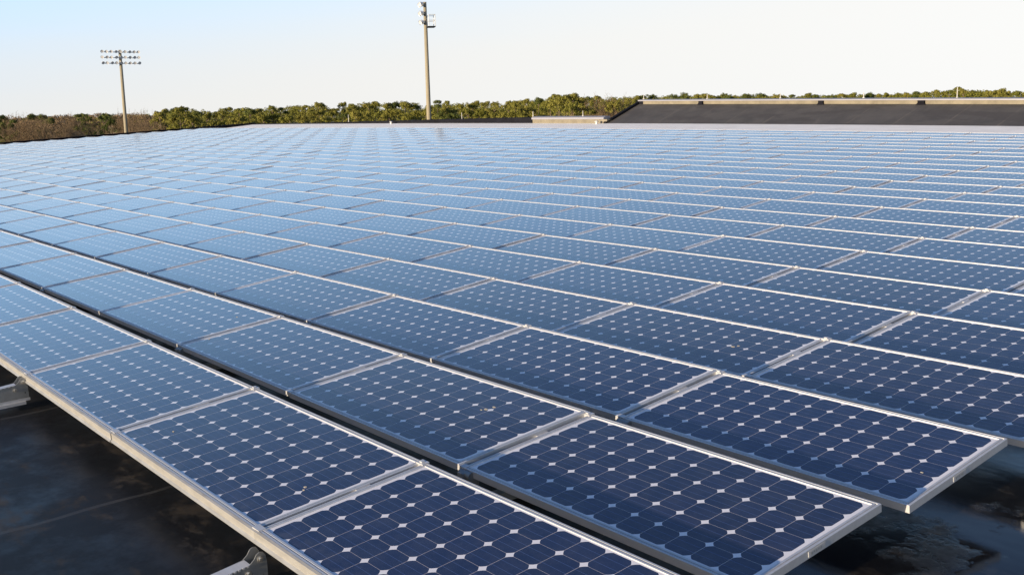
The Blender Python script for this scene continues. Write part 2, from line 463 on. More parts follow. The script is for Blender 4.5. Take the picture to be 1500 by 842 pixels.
def at_plane_v(px, py, v):
    d = fr + rr*((px-750)/F_PX) + ur*((421-py)/F_PX)
    t = (v-CAM_R.y)/d.y
    return CAM_R + d*t
for k, px in enumerate((1027, 1203, 1350)):          # dark scuppers under the coping
    p = at_plane_v(px, 150, V_WALL+SD-0.03); z = surf(p.x, V_WALL)+SHf(p.x)
    mb = MB(); w = 0.10 if k < 2 else 0.12
    mb.box((p.x-w, V_WALL+SD-0.09, z-0.02), (p.x+w, V_WALL+SD-0.003, z+0.122))
    mb.prism([(p.x-w*1.6, z-0.03), (p.x+w*1.6, z-0.03), (p.x+w, z+0.04), (p.x-w, z+0.04)], V_WALL+SD-0.10, V_WALL+SD-0.092, 'y')
    link('scupper', mb.mesh('scupper', [DARK_CURB]), bld)
ROD = simple_mat('pale_rod', (0.55, 0.53, 0.48), 0.5, 0.2, 0.1, 10)
def rod(px, py, v, z0, h):
    p = at_plane_v(px, py, v); z = surf(p.x, V_WALL)+z0
    mb = MB(); mb.tube((p.x, v, z), (p.x, v, z+0.03), 0.05, 0.035, 8); mb.tube((p.x, v, z+0.03), (p.x, v, z+h), 0.018, 0.012, 6)
    link('lightning_rod', mb.mesh('lightning_rod', [ROD]), bld)
for px in (511, 677): rod(px, 182, V_WALL+0.15, 0.1, 0.42)
for px in (781, 854): rod(px, 174, V_WALL+0.2, 0.3, 0.24)
for px in (943, 1036, 1143, 1265): rod(px, 146, V_WALL+SD+0.3, SHf(at_plane_v(px, 146, V_WALL+SD).x)+0.2, 0.2)
rod(1402, 142, V_WALL+SD+0.3, SHf(-14.0)+0.2, 0.36)

# small white vent caps on the pale walkway / edge
for px, py, v, txt in ((573, 183, V_WALL-0.35, 'small white roof vent cap beside the black far parapet, left of centre'),
                       (874, 181, V_WALL-0.3, 'small white roof vent cap by the foot of the sloped black roof')):
    p = at_plane_v(px, py, v)
    o = thing('vent_cap', txt, 'vent', ROOF @ Matrix.Translation((p.x, v, surf(p.x, v)-0.02)), 'white vent caps on the roof')
    mb = MB(); mb.tube((0, 0, -0.01), (0, 0, 0.1), 0.05, 0.05, 12); link('pipe', mb.mesh('pipe', [ROD]), o)
    mb = MB(); mb.tube((0, 0, 0.1), (0, 0, 0.16), 0.11, 0.03, 12); link('cap', mb.mesh('cap', [WHITE_LABEL], True), o)

# ------------------------------------------------------------------ solar panels
TH, PITCH, S = 0.0764, 1.0239, 1.66
DU = [0.003, -0.042, -0.026, -0.027, 0.005, 0.024, 0.03, 0.033, -0.001]
DV = [0, 0.018, -0.004, -0.012, -0.012, -0.013, -0.007, 0.014, 0.025, 0.016, -0.011, -0.013]
ROWS, COLS = 25, 38
def seam_u(c): return -c*S-(DU[c] if c < len(DU) else 0.0)
def row_v(r): return (r-1)*PITCH+(DV[r] if r < len(DV) else 0.0)

# frame: a drop-lipped extrusion with a fine groove, swept round the rectangle
PROF = [(0.0, -FH), (0.0, -0.0015), (0.0015, 0.0), (0.0095, 0.0), (0.0105, -0.004), (0.0145, -0.004), (0.0155, 0.0), (0.025, 0.0), (0.026, -0.0042),
        (0.026, -FH+0.002), (0.03, -FH)]
def frame_mb(mb=None, mi=0, x0=-PL/2, y0=0.0, x1=PL/2, y1=PWID):
    mb = mb or MB()
    for (ax, ay, bx, by, nx, ny) in ((x0, y0, x1, y0, 0, 1), (x1, y0, x1, y1, -1, 0), (x1, y1, x0, y1, 0, -1), (x0, y1, x0, y0, 1, 0)):
        dx, dy = bx-ax, by-ay; L = math.hypot(dx, dy); dx /= L; dy /= L
        for k in range(len(PROF)-1):
            (o1, z1), (o2, z2) = PROF[k], PROF[k+1]
            A = (ax+nx*o1+dx*o1, ay+ny*o1+dy*o1, z1); B = (bx+nx*o1-dx*o1, by+ny*o1-dy*o1, z1)
            Cc = (bx+nx*o2-dx*o2, by+ny*o2-dy*o2, z2); D = (ax+nx*o2+dx*o2, ay+ny*o2+dy*o2, z2)
            mb.quad(A, B, Cc, D, mi)
    return mb
def glass_mb(mb=None, mi=0):
    mb = mb or MB()
    e = 0.0255; z = -0.0036
    x0, x1, y0, y1 = -PL/2+e, PL/2-e, e, PWID-e
    q = [(x0, y0), (x1, y0), (x1, y1), (x0, y1)]
    mb.quad(*[(x, y, z) for x, y in q], mi=mi, uv=[(x+PL/2, y) for x, y in q])
    z2 = -0.012
    mb.quad(*[(x, y, z2) for x, y in reversed(q)], mi=mi, uv=[(-1, -1)]*4)
    return mb
frame_me = frame_mb().mesh('frame', [ALU], fix=False)
glass_me = glass_mb().mesh('laminate', [CELLS], fix=False)
GAP = S-PL
def clip_mb(mb=None, mi=0):
    mb = mb or MB()      # little clamp bridging the seam at the top corner
    x = -PL/2-GAP/2
    mb.box((x-0.026, PWID-0.03, -0.02), (x+0.026, PWID+0.006, 0.005), mi)
    mb.box((x-0.010, PWID-0.022, 0.005), (x+0.010, PWID-0.006, 0.011), mi)
    return mb
def tie_mb(mb=None, mi=0):
    mb = mb or MB()      # bar across the seam part-way up
    x = -PL/2-GAP/2
    mb.box((x-0.0135, 0.46, -0.03), (x+0.0135, 0.53, -0.006), mi)
    return mb
def splice_mb(mb=None, mi=0):
    mb = mb or MB()      # low corner splice
    x = -PL/2-GAP/2
    mb.box((x-0.03, -0.003, -0.02), (x+0.03, 0.028, 0.003), mi)
    return mb
splice_me = splice_mb().mesh('splice', [ALU])
clip_me = clip_mb().mesh('clip', [ALU])
tie_me = tie_mb().mesh('tie_bar', [ALU])

def panel_matrix(r, c):
    ua, ub = seam_u(c), seam_u(c+1)
    uc = (ua+ub)/2; v = row_v(r)
    jit = random.Random(r*100+c); blk = random.Random(r*57+(c+2)//3*7919)
    su = 2*KU*uc+KUV*v; sv = 2*KV*v+KUV*uc
    rot = Matrix.Rotation(-math.atan(su)+jit.uniform(-.0012, .0012), 4, 'Y') @ Matrix.Rotation(math.atan(sv)+TH+jit.uniform(-.0035, .0035)+blk.uniform(-.003, .003), 4, 'X')
    drop = 0.015 if r >= 3 else 0.004        # the rows further back sit a touch steeper
    rot = rot @ Matrix.Rotation(drop/PWID, 4, 'X')
    return Matrix.Translation((uc, v+jit.uniform(-.003, .003), surf(uc, v)-drop+jit.uniform(-.003, .003)+blk.uniform(-.006, .006))) @ rot @ Matrix.Diagonal(((ua-ub)/S, 1, 1, 1))

cand = []
for r in range(1, ROWS+1):
    for c in range(COLS):
        M = ROOF @ panel_matrix(r, c)
        pts = [project(M @ Vector(q)) for q in ((-PL/2, 0, 0), (PL/2, 0, 0), (PL/2, PWID, 0), (-PL/2, PWID, 0), (0, PWID/2, 0))]
        vis, area = False, 0.0
        if all(pts):
            # sample the panel for area inside the picture
            k = 0; tot = 0
            for i in range(9):
                for j in range(7):
                    q = project(M @ Vector((-PL/2+PL*i/8, PWID*j/6, 0))); tot += 1
                    if q and 0 <= q[0] <= PW and 0 <= q[1] <= PH: k += 1
            x, y = [p[0] for p in pts[:4]], [p[1] for p in pts[:4]]
            A = abs(sum(x[i]*y[(i+1) % 4]-x[(i+1) % 4]*y[i] for i in range(4)))/2
            area = A*k/tot; vis = k > 0
        else:
            near = [p for p in pts if p and 0 <= p[0] <= PW and 0 <= p[1] <= PH]
            vis = bool(near); area = 5e4 if vis else 0
        cand.append((area, r, c, vis))
visible = [t for t in cand if t[3]]
top = sorted(visible, reverse=True)[:300]
chosen = {(r, c) for _, r, c, _ in top}
order = {}
for r in range(1, ROWS+1):
    for k, c in enumerate(sorted(c for a, rr_, c, v in visible if rr_ == r)):
        order[(r, c)] = k+1

proto = None
PANEL = {}
for r in range(1, ROWS+1):
    for c in range(COLS):
        if (r, c) not in chosen: continue
        k = order[(r, c)]
        who = 'nearest the photo\'s right edge' if k == 1 else ORD[k]+' from the photo\'s right edge'
        row = 'front row' if r == 1 else ORD[r]+' row from the front'
        lab = 'solar panel '+who+', '+row
        if proto is None:
            o = thing('solar_panel', lab, 'solar panel', None, 'tilted solar panels in long rows')
            kids = [link('frame', frame_me, o), link('glass', glass_me, o), link('clip', clip_me, o), link('tie_bar', tie_me, o), link('splice', splice_me, o)]
            proto = (o, kids)
        else:
            o = proto[0].copy(); COL.objects.link(o); o['label'] = lab
            for ch in proto[1]:
                d = ch.copy(); COL.objects.link(d); d.parent = o
        o.matrix_basis = ROOF @ panel_matrix(r, c)
        PANEL[(r, c)] = o

# everything beyond the 300 largest: one object, the same geometry
far = MB(); frame_mb(far, 0); glass_mb(far, 1); clip_mb(far, 0); tie_mb(far, 0); splice_mb(far, 0)
src = far.mesh('far_source', [ALU, CELLS], fix=False)
nv = len(src.vertices); co = np.empty(nv*3); src.vertices.foreach_get('co', co); co = co.reshape(-1, 3)
rest = [(r, c) for r in range(1, ROWS+1) for c in range(COLS) if (r, c) not in chosen]
V, Fc = [], []
faces = [tuple(p.vertices) for p in src.polygons]; fm = [p.material_index for p in src.polygons]
uvs = np.empty(len(src.loops)*2); src.uv_layers[0].data.foreach_get('uv', uvs)
for k, (r, c) in enumerate(rest):
    M = np.array(panel_matrix(r, c)); V.append(co @ M[:3, :3].T+M[:3, 3])
    Fc += [tuple(i+k*nv for i in f) for f in faces]
me = bpy.data.meshes.new('solar_panels'); me.from_pydata(np.concatenate(V).tolist(), [], Fc)
me.materials.append(ALU); me.materials.append(CELLS)
me.polygons.foreach_set('material_index', fm*len(rest))
me.uv_layers.new(name='UVMap').data.foreach_set('uv', np.tile(uvs, len(rest)))
me.update(); bpy.data.meshes.remove(src)
tag(link('solar_panels', me, None, ROOF), 'far rows of solar panels at the back of the array, pale with reflected sky', 'solar panels', None, 'stuff')

# the front row carries a deeper trim rail along its low edge
fr_mb = MB()
fr_mb.prism([(-0.001, 0.0005), (-0.012, -0.003), (-0.013, -0.036), (-0.024, -0.045), (-0.013, -0.060), (-0.001, -0.060)], -S/2+0.001, S/2-0.001, 'x')
RAILM = simple_mat('weathered_trim_rail', (0.40, 0.39, 0.365), 0.5, 0.45, 0.16, 7, 0.04, stretch=(1.0, 6, 3))
front_me = fr_mb.mesh('front_rail', [RAILM])
# sticker plates on the two open right-hand ends
def panel_obj(r, c): return PANEL.get((r, c))
for (r, c), o in PANEL.items():
    if r == 1: link('front_rail', front_me, o)
for r in (2, 3):
    o = panel_obj(r, 0)
    if o:
        mb = MB(); x = PL/2
        mb.box((x+0.0004, 0.34, -0.029), (x+0.0022, 0.44, -0.007), 0)
        for j in range(5): mb.box((x+0.0022, 0.355+j*0.014, -0.023+0.003*(j % 2)), (x+0.0026, 0.362+j*0.014, -0.013), 1)
        link('label_plate', mb.mesh('label_plate', [WHITE_LABEL, GALV]), o)
# bird droppings stuck to the glass
DROP = simple_mat('bird_dropping', (0.52, 0.46, 0.36), 0.9, 0, 0.25, 60)
def droppings(r, c, spots):
    o = panel_obj(r, c)
    if not o: return
    mb = MB()
    for x, y, a in spots:
        k = 9
        ring = [(x+a*(1+0.5*random.random())*math.cos(2*math.pi*i/k), y+0.6*a*(1+0.5*random.random())*math.sin(2*math.pi*i/k)) for i in range(k)]
        mb.prism(ring, -0.0034, -0.0022, 'z')
    link('bird_dropping', mb.mesh('bird_dropping', [DROP]), o)
droppings(2, 1, [(0.36, 0.52, 0.011), (0.37, 0.565, 0.010), (0.345, 0.50, 0.006)])
droppings(1, 1, [(0.62, 0.33, 0.008), (0.64, 0.31, 0.006)])
droppings(1, 2, [(1.1, 0.22, 0.006)])
droppings(3, 0, [(1.2, 0.6, 0.005), (0.7, 0.3, 0.006)])
droppings(5, 2, [(0.8, 0.5, 0.011)])
droppings(2, 3, [(0.5, 0.6, 0.009), (0.9, 0.2, 0.008)])
droppings(4, 1, [(0.42, 0.40, 0.012), (0.44, 0.43, 0.009)])

# ------------------------------------------------------------------ mounting rails under the seams
def rail(c, r0, v0, v1, label, du=0.06, dz=0.0):
    """two upright side plates with a toothed top flange, bolted foot, under one column seam"""
    u = seam_u(c)
    o = thing('mounting_bracket', label, 'bracket', ROOF @ Matrix.Translation((u+du, v0, RZ+surf(u, v0)+dz)), 'metal brackets that hold the panels on the roof')
    L = v1-v0; top = -RZ-0.05
    out = []
    R = 0.05
    # side profile (y, z): rounded outer corner, small ear that rises by the frame
    pts = [(0.0, 0.02)]
    for k in range(6):
        t = math.pi-math.pi/2*k/5
        pts.append((R+R*math.cos(t), top-0.062-R+R*math.sin(t)))
    pts += [(L-0.072, top-0.046), (L-0.052, top-0.030), (L-0.040, top-0.012), (L-0.028, top-0.006), (L-0.014, top-0.009), (L-0.003, top-0.026), (L, top-0.05), (L, 0.02)]
    for x in (-0.03, 0.03):
        mb = MB(); mb.prism(pts, x-0.0016, x+0.0016, 'x')
        pl = link('side_plate', mb.mesh('side_plate', [GALV]), o)
        sx = x+(0.0016 if x > 0 else -0.0016); e = 1 if x > 0 else -1
        for (by, bz) in ((L-0.026, top-0.034), (L-0.078, top-0.078)):
            mb = MB(); mb.tube((sx, by, bz), (sx+e*0.003, by, bz), 0.012, 0.012, 12); mb.tube((sx+e*0.003, by, bz), (sx+e*0.009, by, bz), 0.0075, 0.007, 6)
            link('bolt', mb.mesh('bolt', [BOLT]), pl)
        mb = MB()
        mb.box((sx, 0.028, top-0.13) if e > 0 else (sx-0.0006, 0.028, top-0.13), (sx+0.0006, 0.05, top-0.122) if e > 0 else (sx, 0.05, top-0.122))
        mb.tube((sx, L-0.02, top-0.105), (sx+e*0.0006, L-0.02, top-0.105), 0.004, 0.004, 10)
        link('slot', mb.mesh('slot', [DARK_CURB]), pl)
    mb = MB()
    y0, y1 = R*0.9, L-0.066
    mb.quad((-0.028, y0, top-0.060), (0.028, y0, top-0.060), (0.028, y1, top-0.046), (-0.028, y1, top-0.046))
    mb.quad((-0.028, y0, top-0.063), (-0.028, y1, top-0.049), (0.028, y1, top-0.049), (0.028, y0, top-0.063))
    k = 8
    for j in range(k):
        t = j/k; ya = y0+(y1-y0)*t; z = top-0.060+0.014*t
        mb.box((0.0317, ya, z-0.004), (0.036, ya+(y1-y0)/k*0.5, z+0.003))
    link('toothed_flange', mb.mesh('toothed_flange', [ALU], fix=False), o)
    mb = MB(); mb.box((-0.07, -0.03, 0.004), (0.07, L-0.03, 0.022)); mb.box((-0.055, -0.02, 0.022), (-0.05, L, 0.04)); mb.box((0.05, -0.02, 0.022), (0.055, L, 0.04))
    link('foot_rail', mb.mesh('foot_rail', [ALU]), o)
rail(1, 1, -0.24, 0.012, 'grey toothed metal bracket under the front panel edge, in the bottom foreground')
rail(3, 1, -0.30, 0.012, 'grey metal bracket under the front panel edge at the left photo edge', 0.0, 0.035)
# cross rails that carry the rows; seen only through the gaps
mb_r = None
for c in (1, 3, 5, 7, 9):
    u = seam_u(c)
    o = thing('support_rail', 'grey support rail under the %s panel seam from the right end' % ORD[c+1], 'rail', ROOF @ Matrix.Translation((u+0.035, 0.3, 0)), 'rails under the panels')
    mb = MB(); vsn = np.linspace(0.0, V_END-0.5, 20)
    for a, b_ in zip(vsn[:-1], vsn[1:]):
        za, zb = surf(u, a+0.3)+RZ, surf(u, b_+0.3)+RZ
        for (xa, xb, zl, zh) in ((-0.03, 0.03, 0.004, 0.05),):
            P = [(xa, a, za+zl), (xb, a, za+zl), (xb, b_, zb+zl), (xa, b_, zb+zl), (xa, a, za+zh), (xb, a, za+zh), (xb, b_, zb+zh), (xa, b_, zb+zh)]
            for q in ((4,5,6,7),(0,1,5,4),(1,2,6,5),(2,3,7,6),(3,0,4,7)): mb.quad(*[P[i] for i in q])
    link('channel', mb.mesh('channel', [GALV], fix=False), o)
    for r in range(1, 9):
        mb = MB(); y = row_v(r)+PITCH-0.055-0.3 if r else 0
        z = surf(u, y+0.3)+RZ
        mb.box((-0.02, y, z+0.05), (0.02, y+0.09, z+0.20)); mb.tube((-0.03, y+0.03, z+0.188), (0.05, y+0.03, z+0.188), 0.02, 0.02, 12)
        link('post', mb.mesh('post', [GALV]), o)

# ------------------------------------------------------------------ floodlight poles
POLE = simple_mat('weathered_pole', (0.27, 0.235, 0.16), 0.8, 0, 0.12, 3, 0.1, stretch=(8, 8, 0.6))
LAMP = simple_mat('lamp_reflector', (0.68, 0.69, 0.70), 0.4, 0.3, 0.06, 8)
LENS = simple_mat('lamp_glass', (0.72, 0.72, 0.73), 0.5, 0.0, 0.2, 8)
ARM = simple_mat('crossarm_steel', (0.55, 0.55, 0.53), 0.5, 0.5, 0.1, 5)
def lamp_mesh():
    """bell reflector opening towards -y and down, on a short yoke"""
    mb = MB(); prof = [(0.10, 0.20), (0.13, 0.08), (0.22, -0.05), (0.29, -0.20)]
    for (r1, y1), (r2, y2) in zip(prof[:-1], prof[1:]):
        mb.tube((0, y1, 0.0), (0, y2, 0), r1, r2, 14, False)
    mb.tube((0, 0.30, 0), (0, 0.2, 0), 0.08, 0.10, 10)
    mb.tube((0, -0.17, 0), (0, -0.165, 0), 0.275, 0.275, 14, True, 1)
    me = mb.mesh('lamp', [LAMP, LENS], fix=False)
    me.transform(Matrix.Rotation(math.radians(28), 4, 'X') @ Matrix.Scale(0.74, 4))
    return me
lamp_me = lamp_mesh()
def pole(name_label, px, py_base, py_top, dist, lean, bank_yaw, nlamps, width, rows, rowgap, rb, rt, platform):
    base = place(px, dist); base.z = 0
    topz = place(px, dist, py_top).z
    H = topz
    o = thing('floodlight_pole', name_label, 'light pole', Matrix.Translation(base) @ Matrix.Rotation(lean[0], 4, rg) , 'sports field light poles')
    mb = MB(); mb.tube((0, 0, -0.3), (0, 0, H+0.15), rb, rt, 20, True)
    link('shaft', mb.mesh('shaft', [POLE], True), o)
    Rz = Matrix.Rotation(bank_yaw, 4, 'Z')
    for k in range(rows):
        z = H-0.15-k*rowgap
        mb = MB(); mb.box((-width/2, -rt-0.10, z-0.05), (width/2, -rt-0.005, z+0.05))
        mb.box((-0.25, -rt-0.105, z-0.12), (0.25, -rt-0.1, z+0.12))
        me = mb.mesh('crossarm', [ARM]); me.transform(Rz)
        arm = link('crossarm', me, o)
        for i in range(nlamps):
            x = -width/2+width*(i/(nlamps-1)) if nlamps > 1 else 0
            if abs(x) < 0.1: x += 0.0
            jr = random.Random(k*31+i+int(px))
            M = Rz @ Matrix.Translation((x, -rt-0.24, z+0.10)) @ Matrix.Rotation(jr.uniform(-.35, .35), 4, 'Z') @ Matrix.Rotation(jr.uniform(-.12, .12), 4, 'X')
            l_ = link('lamp', lamp_me, arm); l_.matrix_basis = M
    if platform:
        z = H-0.15-(rows-1)*rowgap-0.35
        mb = MB()
        mb.box((-0.9, rt, z-0.08), (0.9, rt+0.75, z)); me = mb.mesh('platform', [DARK_CURB]); me.transform(Rz)
        pf = link('service_platform', me, o)
        mb = MB()
        for (x, y) in ((-0.88, rt+0.72), (0.88, rt+0.72), (-0.88, rt+0.1), (0.88, rt+0.1)):
            mb.tube((x, y, z), (x, y, z+1.1), 0.03, 0.03, 6)
        for zz in (0.55, 1.08):
            mb.tube((-0.88, rt+0.72, z+zz), (0.88, rt+0.72, z+zz), 0.025, 0.025, 6)
            for x in (-0.88, 0.88): mb.tube((x, rt+0.1, z+zz), (x, rt+0.72, z+zz), 0.025, 0.025, 6)
        me = mb.mesh('railing', [ARM]); me.transform(Rz); link('railing', me, pf)
    return o
yaw_face = math.atan2(fg.y, fg.x)-math.pi/2            # bank that faces the camera
pole('tall tan pole on the left with three rows of floodlights facing the roof', 182, 197, 75, 152, (-0.022, 0), yaw_face+0.5, 9, 4.7, 3, 0.75, 0.29, 0.19, False)
pole('tall tan pole near the centre with floodlights seen edge-on and a platform', 628, 178, 6, 104, (0.012, 0), yaw_face-math.pi/2+0.16, 4, 2.2, 3, 0.84, 0.29, 0.16, True)

# ------------------------------------------------------------------ trees
def leaf_mat(name, c1, c2):
    m, n, l, b = new_mat(name); g = G(n, l)
    oi = n.new('ShaderNodeObjectInfo')
    v = g.coord('Object')
    f = g.m('ADD', g.m('MULTIPLY', g.ramp(g.noise(v, 0.9, 4, 0.6), 0.35, 0.65), 0.6), g.m('MULTIPLY', oi.outputs['Random'], 0.75))
    f = g.m('SUBTRACT', f, 0.15, None, True)
    l.new(g.mix(f, c1, c2), b.inputs['Base Color'])
    b.inputs['Roughness'].default_value = 0.7
    b.inputs['Specular IOR Level'].default_value = 0.2
    return m
NEEDLE = leaf_mat('pine_needles', (0.110, 0.116, 0.015), (0.205, 0.185, 0.036))
NEEDLE_DARK = leaf_mat('dark_needles', (0.058, 0.076, 0.014), (0.110, 0.118, 0.024))
TWIG = leaf_mat('bare_twigs', (0.18, 0.125, 0.07), (0.25, 0.18, 0.105))
TWIG_PALE = leaf_mat('pale_limbs', (0.34, 0.28, 0.19), (0.42, 0.35, 0.25))
BARK = simple_mat('bark', (0.16, 0.115, 0.075), 0.9, 0, 0.3, 5, 0.3)

def clump_quads(centers, spread, count, size, rg_):
    """leaf-tuft quads scattered round clump centres -> (verts, faces)"""
    n = len(centers)*count
    c = np.repeat(np.array(centers), count, 0)
    off = rg_.normal(size=(n, 3)); off /= np.maximum(np.linalg.norm(off, axis=1, keepdims=True), 1e-6)
    off *= (rg_.random((n, 1))**0.45)*np.array(spread)
    p = c+off
    a = rg_.normal(size=(n, 3)); a /= np.linalg.norm(a, axis=1, keepdims=True)
    b = np.cross(a, rg_.normal(size=(n, 3))); b /= np.linalg.norm(b, axis=1, keepdims=True)
    s = size*(0.55+0.9*rg_.random((n, 1)))
    nrm = np.cross(a, b)
    out_ = off+np.array((0, 0, 0.35*spread[2])); out_ /= np.maximum(np.linalg.norm(out_, axis=1, keepdims=True), 1e-6)
    flip = (nrm*out_).sum(1) < 0
    b[flip] *= -1
    a = a*s; b = b*s*0.55
    V = np.stack([p-a, p-b*0.9, p+a, p+b], 1).reshape(-1, 3)
    F = np.arange(4*n).reshape(-1, 4)
    geo = np.where(flip[:, None], -nrm, nrm)
    N = geo*0.45+out_*0.75; N /= np.linalg.norm(N, axis=1, keepdims=True)
    return V, F, np.repeat(N, 4, 0)

def leaf_mesh(name, V, F, N, mats, mi=None):
    me = bpy.data.meshes.new(name); me.from_pydata(V.tolist(), [], F.tolist())
    for m in mats: me.materials.append(m)
    if mi is not None: me.polygons.foreach_set('material_index', mi)
    me.polygons.foreach_set('use_smooth', [True]*len(me.polygons))
    me.update(); me.normals_split_custom_set_from_vertices(N.tolist())
    return me

def pine_meshes(seed, H, R, base, nclump, mats, detail=1.0):
    rg_ = np.random.default_rng(seed)
    trunk = MB(); p0 = Vector((0, 0, -0.3)); bend = Vector((rg_.normal()*0.25, rg_.normal()*0.25, 0))
    pts = [p0]+[Vector((bend.x*t*t*2, bend.y*t*t*2, H*0.93*t)) for t in (0.25, 0.5, 0.75, 1.0)]
    for i, (a, b) in enumerate(zip(pts[:-1], pts[1:])):
        trunk.tube(a, b, 0.19*(1-i*0.22), 0.19*(1-(i+1)*0.22)+0.01, 7, i == 0)
    cents = []
    lobes = []
    for i in range(9):
        t = base+(1-base)*rg_.random()**0.8
        an = rg_.random()*6.283
        w = R*np.interp(t, [base, base+0.25*(1-base), 0.8, 1.0], [0.55, 1.0, 0.75, 0.18])
        lobes.append((math.cos(an)*w*(0.5+0.5*rg_.random()), math.sin(an)*w*(0.5+0.5*rg_.random()), H*min(t, 0.95), 0.9+0.6*rg_.random()))
    lobes.append((bend.x*1.8, bend.y*1.8, H*0.95, 0.7))
    for (x, y, z, rad) in lobes:
        tz = z-0.7
        trunk.tube((bend.x*(tz/H)**2*2, bend.y*(tz/H)**2*2, tz), (x, y, z-0.1), 0.07, 0.025, 5, False)
        for k in range(int(nclump)):
            d = rg_.normal(size=3); d /= np.linalg.norm(d); d[2] = abs(d[2])*0.8-0.25
            q = np.array((x, y, z))+d*rad*(0.5+0.5*rg_.random())*np.array((1.15, 1.15, 0.75))
            cents.append(q)
    V, F, N = clump_quads(cents, (0.50, 0.50, 0.27), int(95*detail), 0.085, rg_)
    me = leaf_mesh('crown', V, F, N, [mats])
    zt = np.percentile(V[:, 2], 99.6); me.transform(Matrix.Diagonal((1, 1, H/zt, 1)))
    return trunk.mesh('trunk', [BARK], True), me

def bare_meshes(seed, H, R, twig_mat, limb_mat, dens=1.0):
    rg_ = np.random.default_rng(seed); rnd = random.Random(seed)
    limb = MB(); twig_v, twig_f = [], []
    def seg(a, b, ra, rb):
        limb.tube(a, b, ra, rb, 5, False)
    def twig(a, b, w):
        d = (b-a); x = d.orthogonal().normalized()*w; y = d.normalized().cross(x)
        for e in (x, y):
            i = len(twig_v); twig_v.extend([tuple(a-e), tuple(a+e), tuple(b+e*0.3), tuple(b-e*0.3)]); twig_f.append((i, i+1, i+2, i+3))
    def grow(p, d, length, rad, lvl):
        n = 3; q = p
        for k in range(n):
            d2 = (d+Vector((rnd.gauss(0, .16), rnd.gauss(0, .16), rnd.gauss(0.05, .12)))).normalized()
            e = q+d2*length/n
            if lvl < 3: seg(q, e, rad*(1-.22*k), rad*(1-.22*(k+1)))
            else: twig(q, e, max(rad*(1-.25*k), 0.013))
            if lvl < 5:
                for _ in range((2 if lvl < 2 else (2 if lvl < 4 else 2))):
                    if rnd.random() < (0.85 if lvl else 0.95)*dens:
                        ang = rnd.uniform(0.45, 1.0)
                        ax = d2.orthogonal().normalized(); ax.rotate(Matrix.Rotation(rnd.uniform(0, 6.283), 3, d2))
                        nd = (d2*math.cos(ang)+ax*math.sin(ang)); nd.z += 0.12
                        grow(e, nd.normalized(), length*rnd.uniform(0.5, 0.72), rad*0.5, lvl+1)
            d, q = d2, e
    grow(Vector((0, 0, -0.3)), Vector((0, 0, 1)), H*0.52, 0.2, 0)
    V = np.array(twig_v)
    me = bpy.data.meshes.new('crown'); me.from_pydata(twig_v, [], twig_f); me.materials.append(twig_mat); me.update()
    t = limb.mesh('trunk', [limb_mat], True)
    zmax = V[:, 2].max(); rmax = np.percentile(np.hypot(V[:, 0], V[:, 1]), 96)
    S_ = Matrix.Diagonal((R/rmax, R/rmax, H/zmax, 1))
    me.transform(S_); t.transform(S_)
    return t, me

H0 = 10.0
PINES = [pine_meshes(100+i, H0, 2.5+0.25*(i % 3), 0.42, 9, NEEDLE) for i in range(6)]
DARKP = [pine_meshes(200+i, H0, 2.4, 0.38, 9, NEEDLE_DARK) for i in range(3)]
SPIRE = [pine_meshes(300+i, H0, 1.3, 0.3, 7, NEEDLE_DARK) for i in range(2)]
BARES = [bare_meshes(400+i, H0, 3.1, TWIG, TWIG, 0.94) for i in range(4)]
PALES = [bare_meshes(500+i, H0, 2.8, TWIG_PALE, TWIG_PALE, 0.55) for i in range(2)]

TREES = []
def tree(kind, px, py_top, dist):
    pool = {'pine': PINES, 'dark': DARKP, 'bare': BARES, 'pale': PALES, 'spire': SPIRE}[kind]
    t, cme = random.choice(pool)
    if kind == 'bare' and px < 240: py_top -= 5
    base = place(px, dist); topz = place(px, dist, py_top).z; base.z = 0
    sz = max(0.35, topz/H0)
    w = min(max(sz, 0.75), 1.25)*random.uniform(0.55, 0.80)*(1.25 if kind in ('bare', 'pale') else 1)
    name = {'pine': 'pine_tree', 'dark': 'pine_tree', 'bare': 'bare_tree', 'pale': 'dead_tree', 'spire': 'cedar_tree'}[kind]
    o = link(name, None); o.matrix_basis = Matrix.Translation(base) @ Matrix.Rotation(random.uniform(0, 6.28), 4, 'Z') @ Matrix.Diagonal((w, w, sz, 1))
    o['category'] = 'tree'
    link('trunk', t, o); link('crown', cme, o)
    TREES.append((o, kind, px, dist))

def skyline(x):
    return float(np.interp(x, [-80, 0, 60, 100, 160, 220, 262, 300, 360, 430, 500, 560, 620, 700, 780, 830, 880, 935, 1000, 1060, 1130, 1200, 1260, 1330, 1400, 1450, 1500, 1580],
                           [172, 171, 167, 167, 164, 164, 158, 162, 158, 155, 152, 151, 149, 150, 147, 139, 143, 141, 140, 139, 139.5, 139, 138, 136.5, 131, 132, 134, 134]))
R1 = random.Random(5)
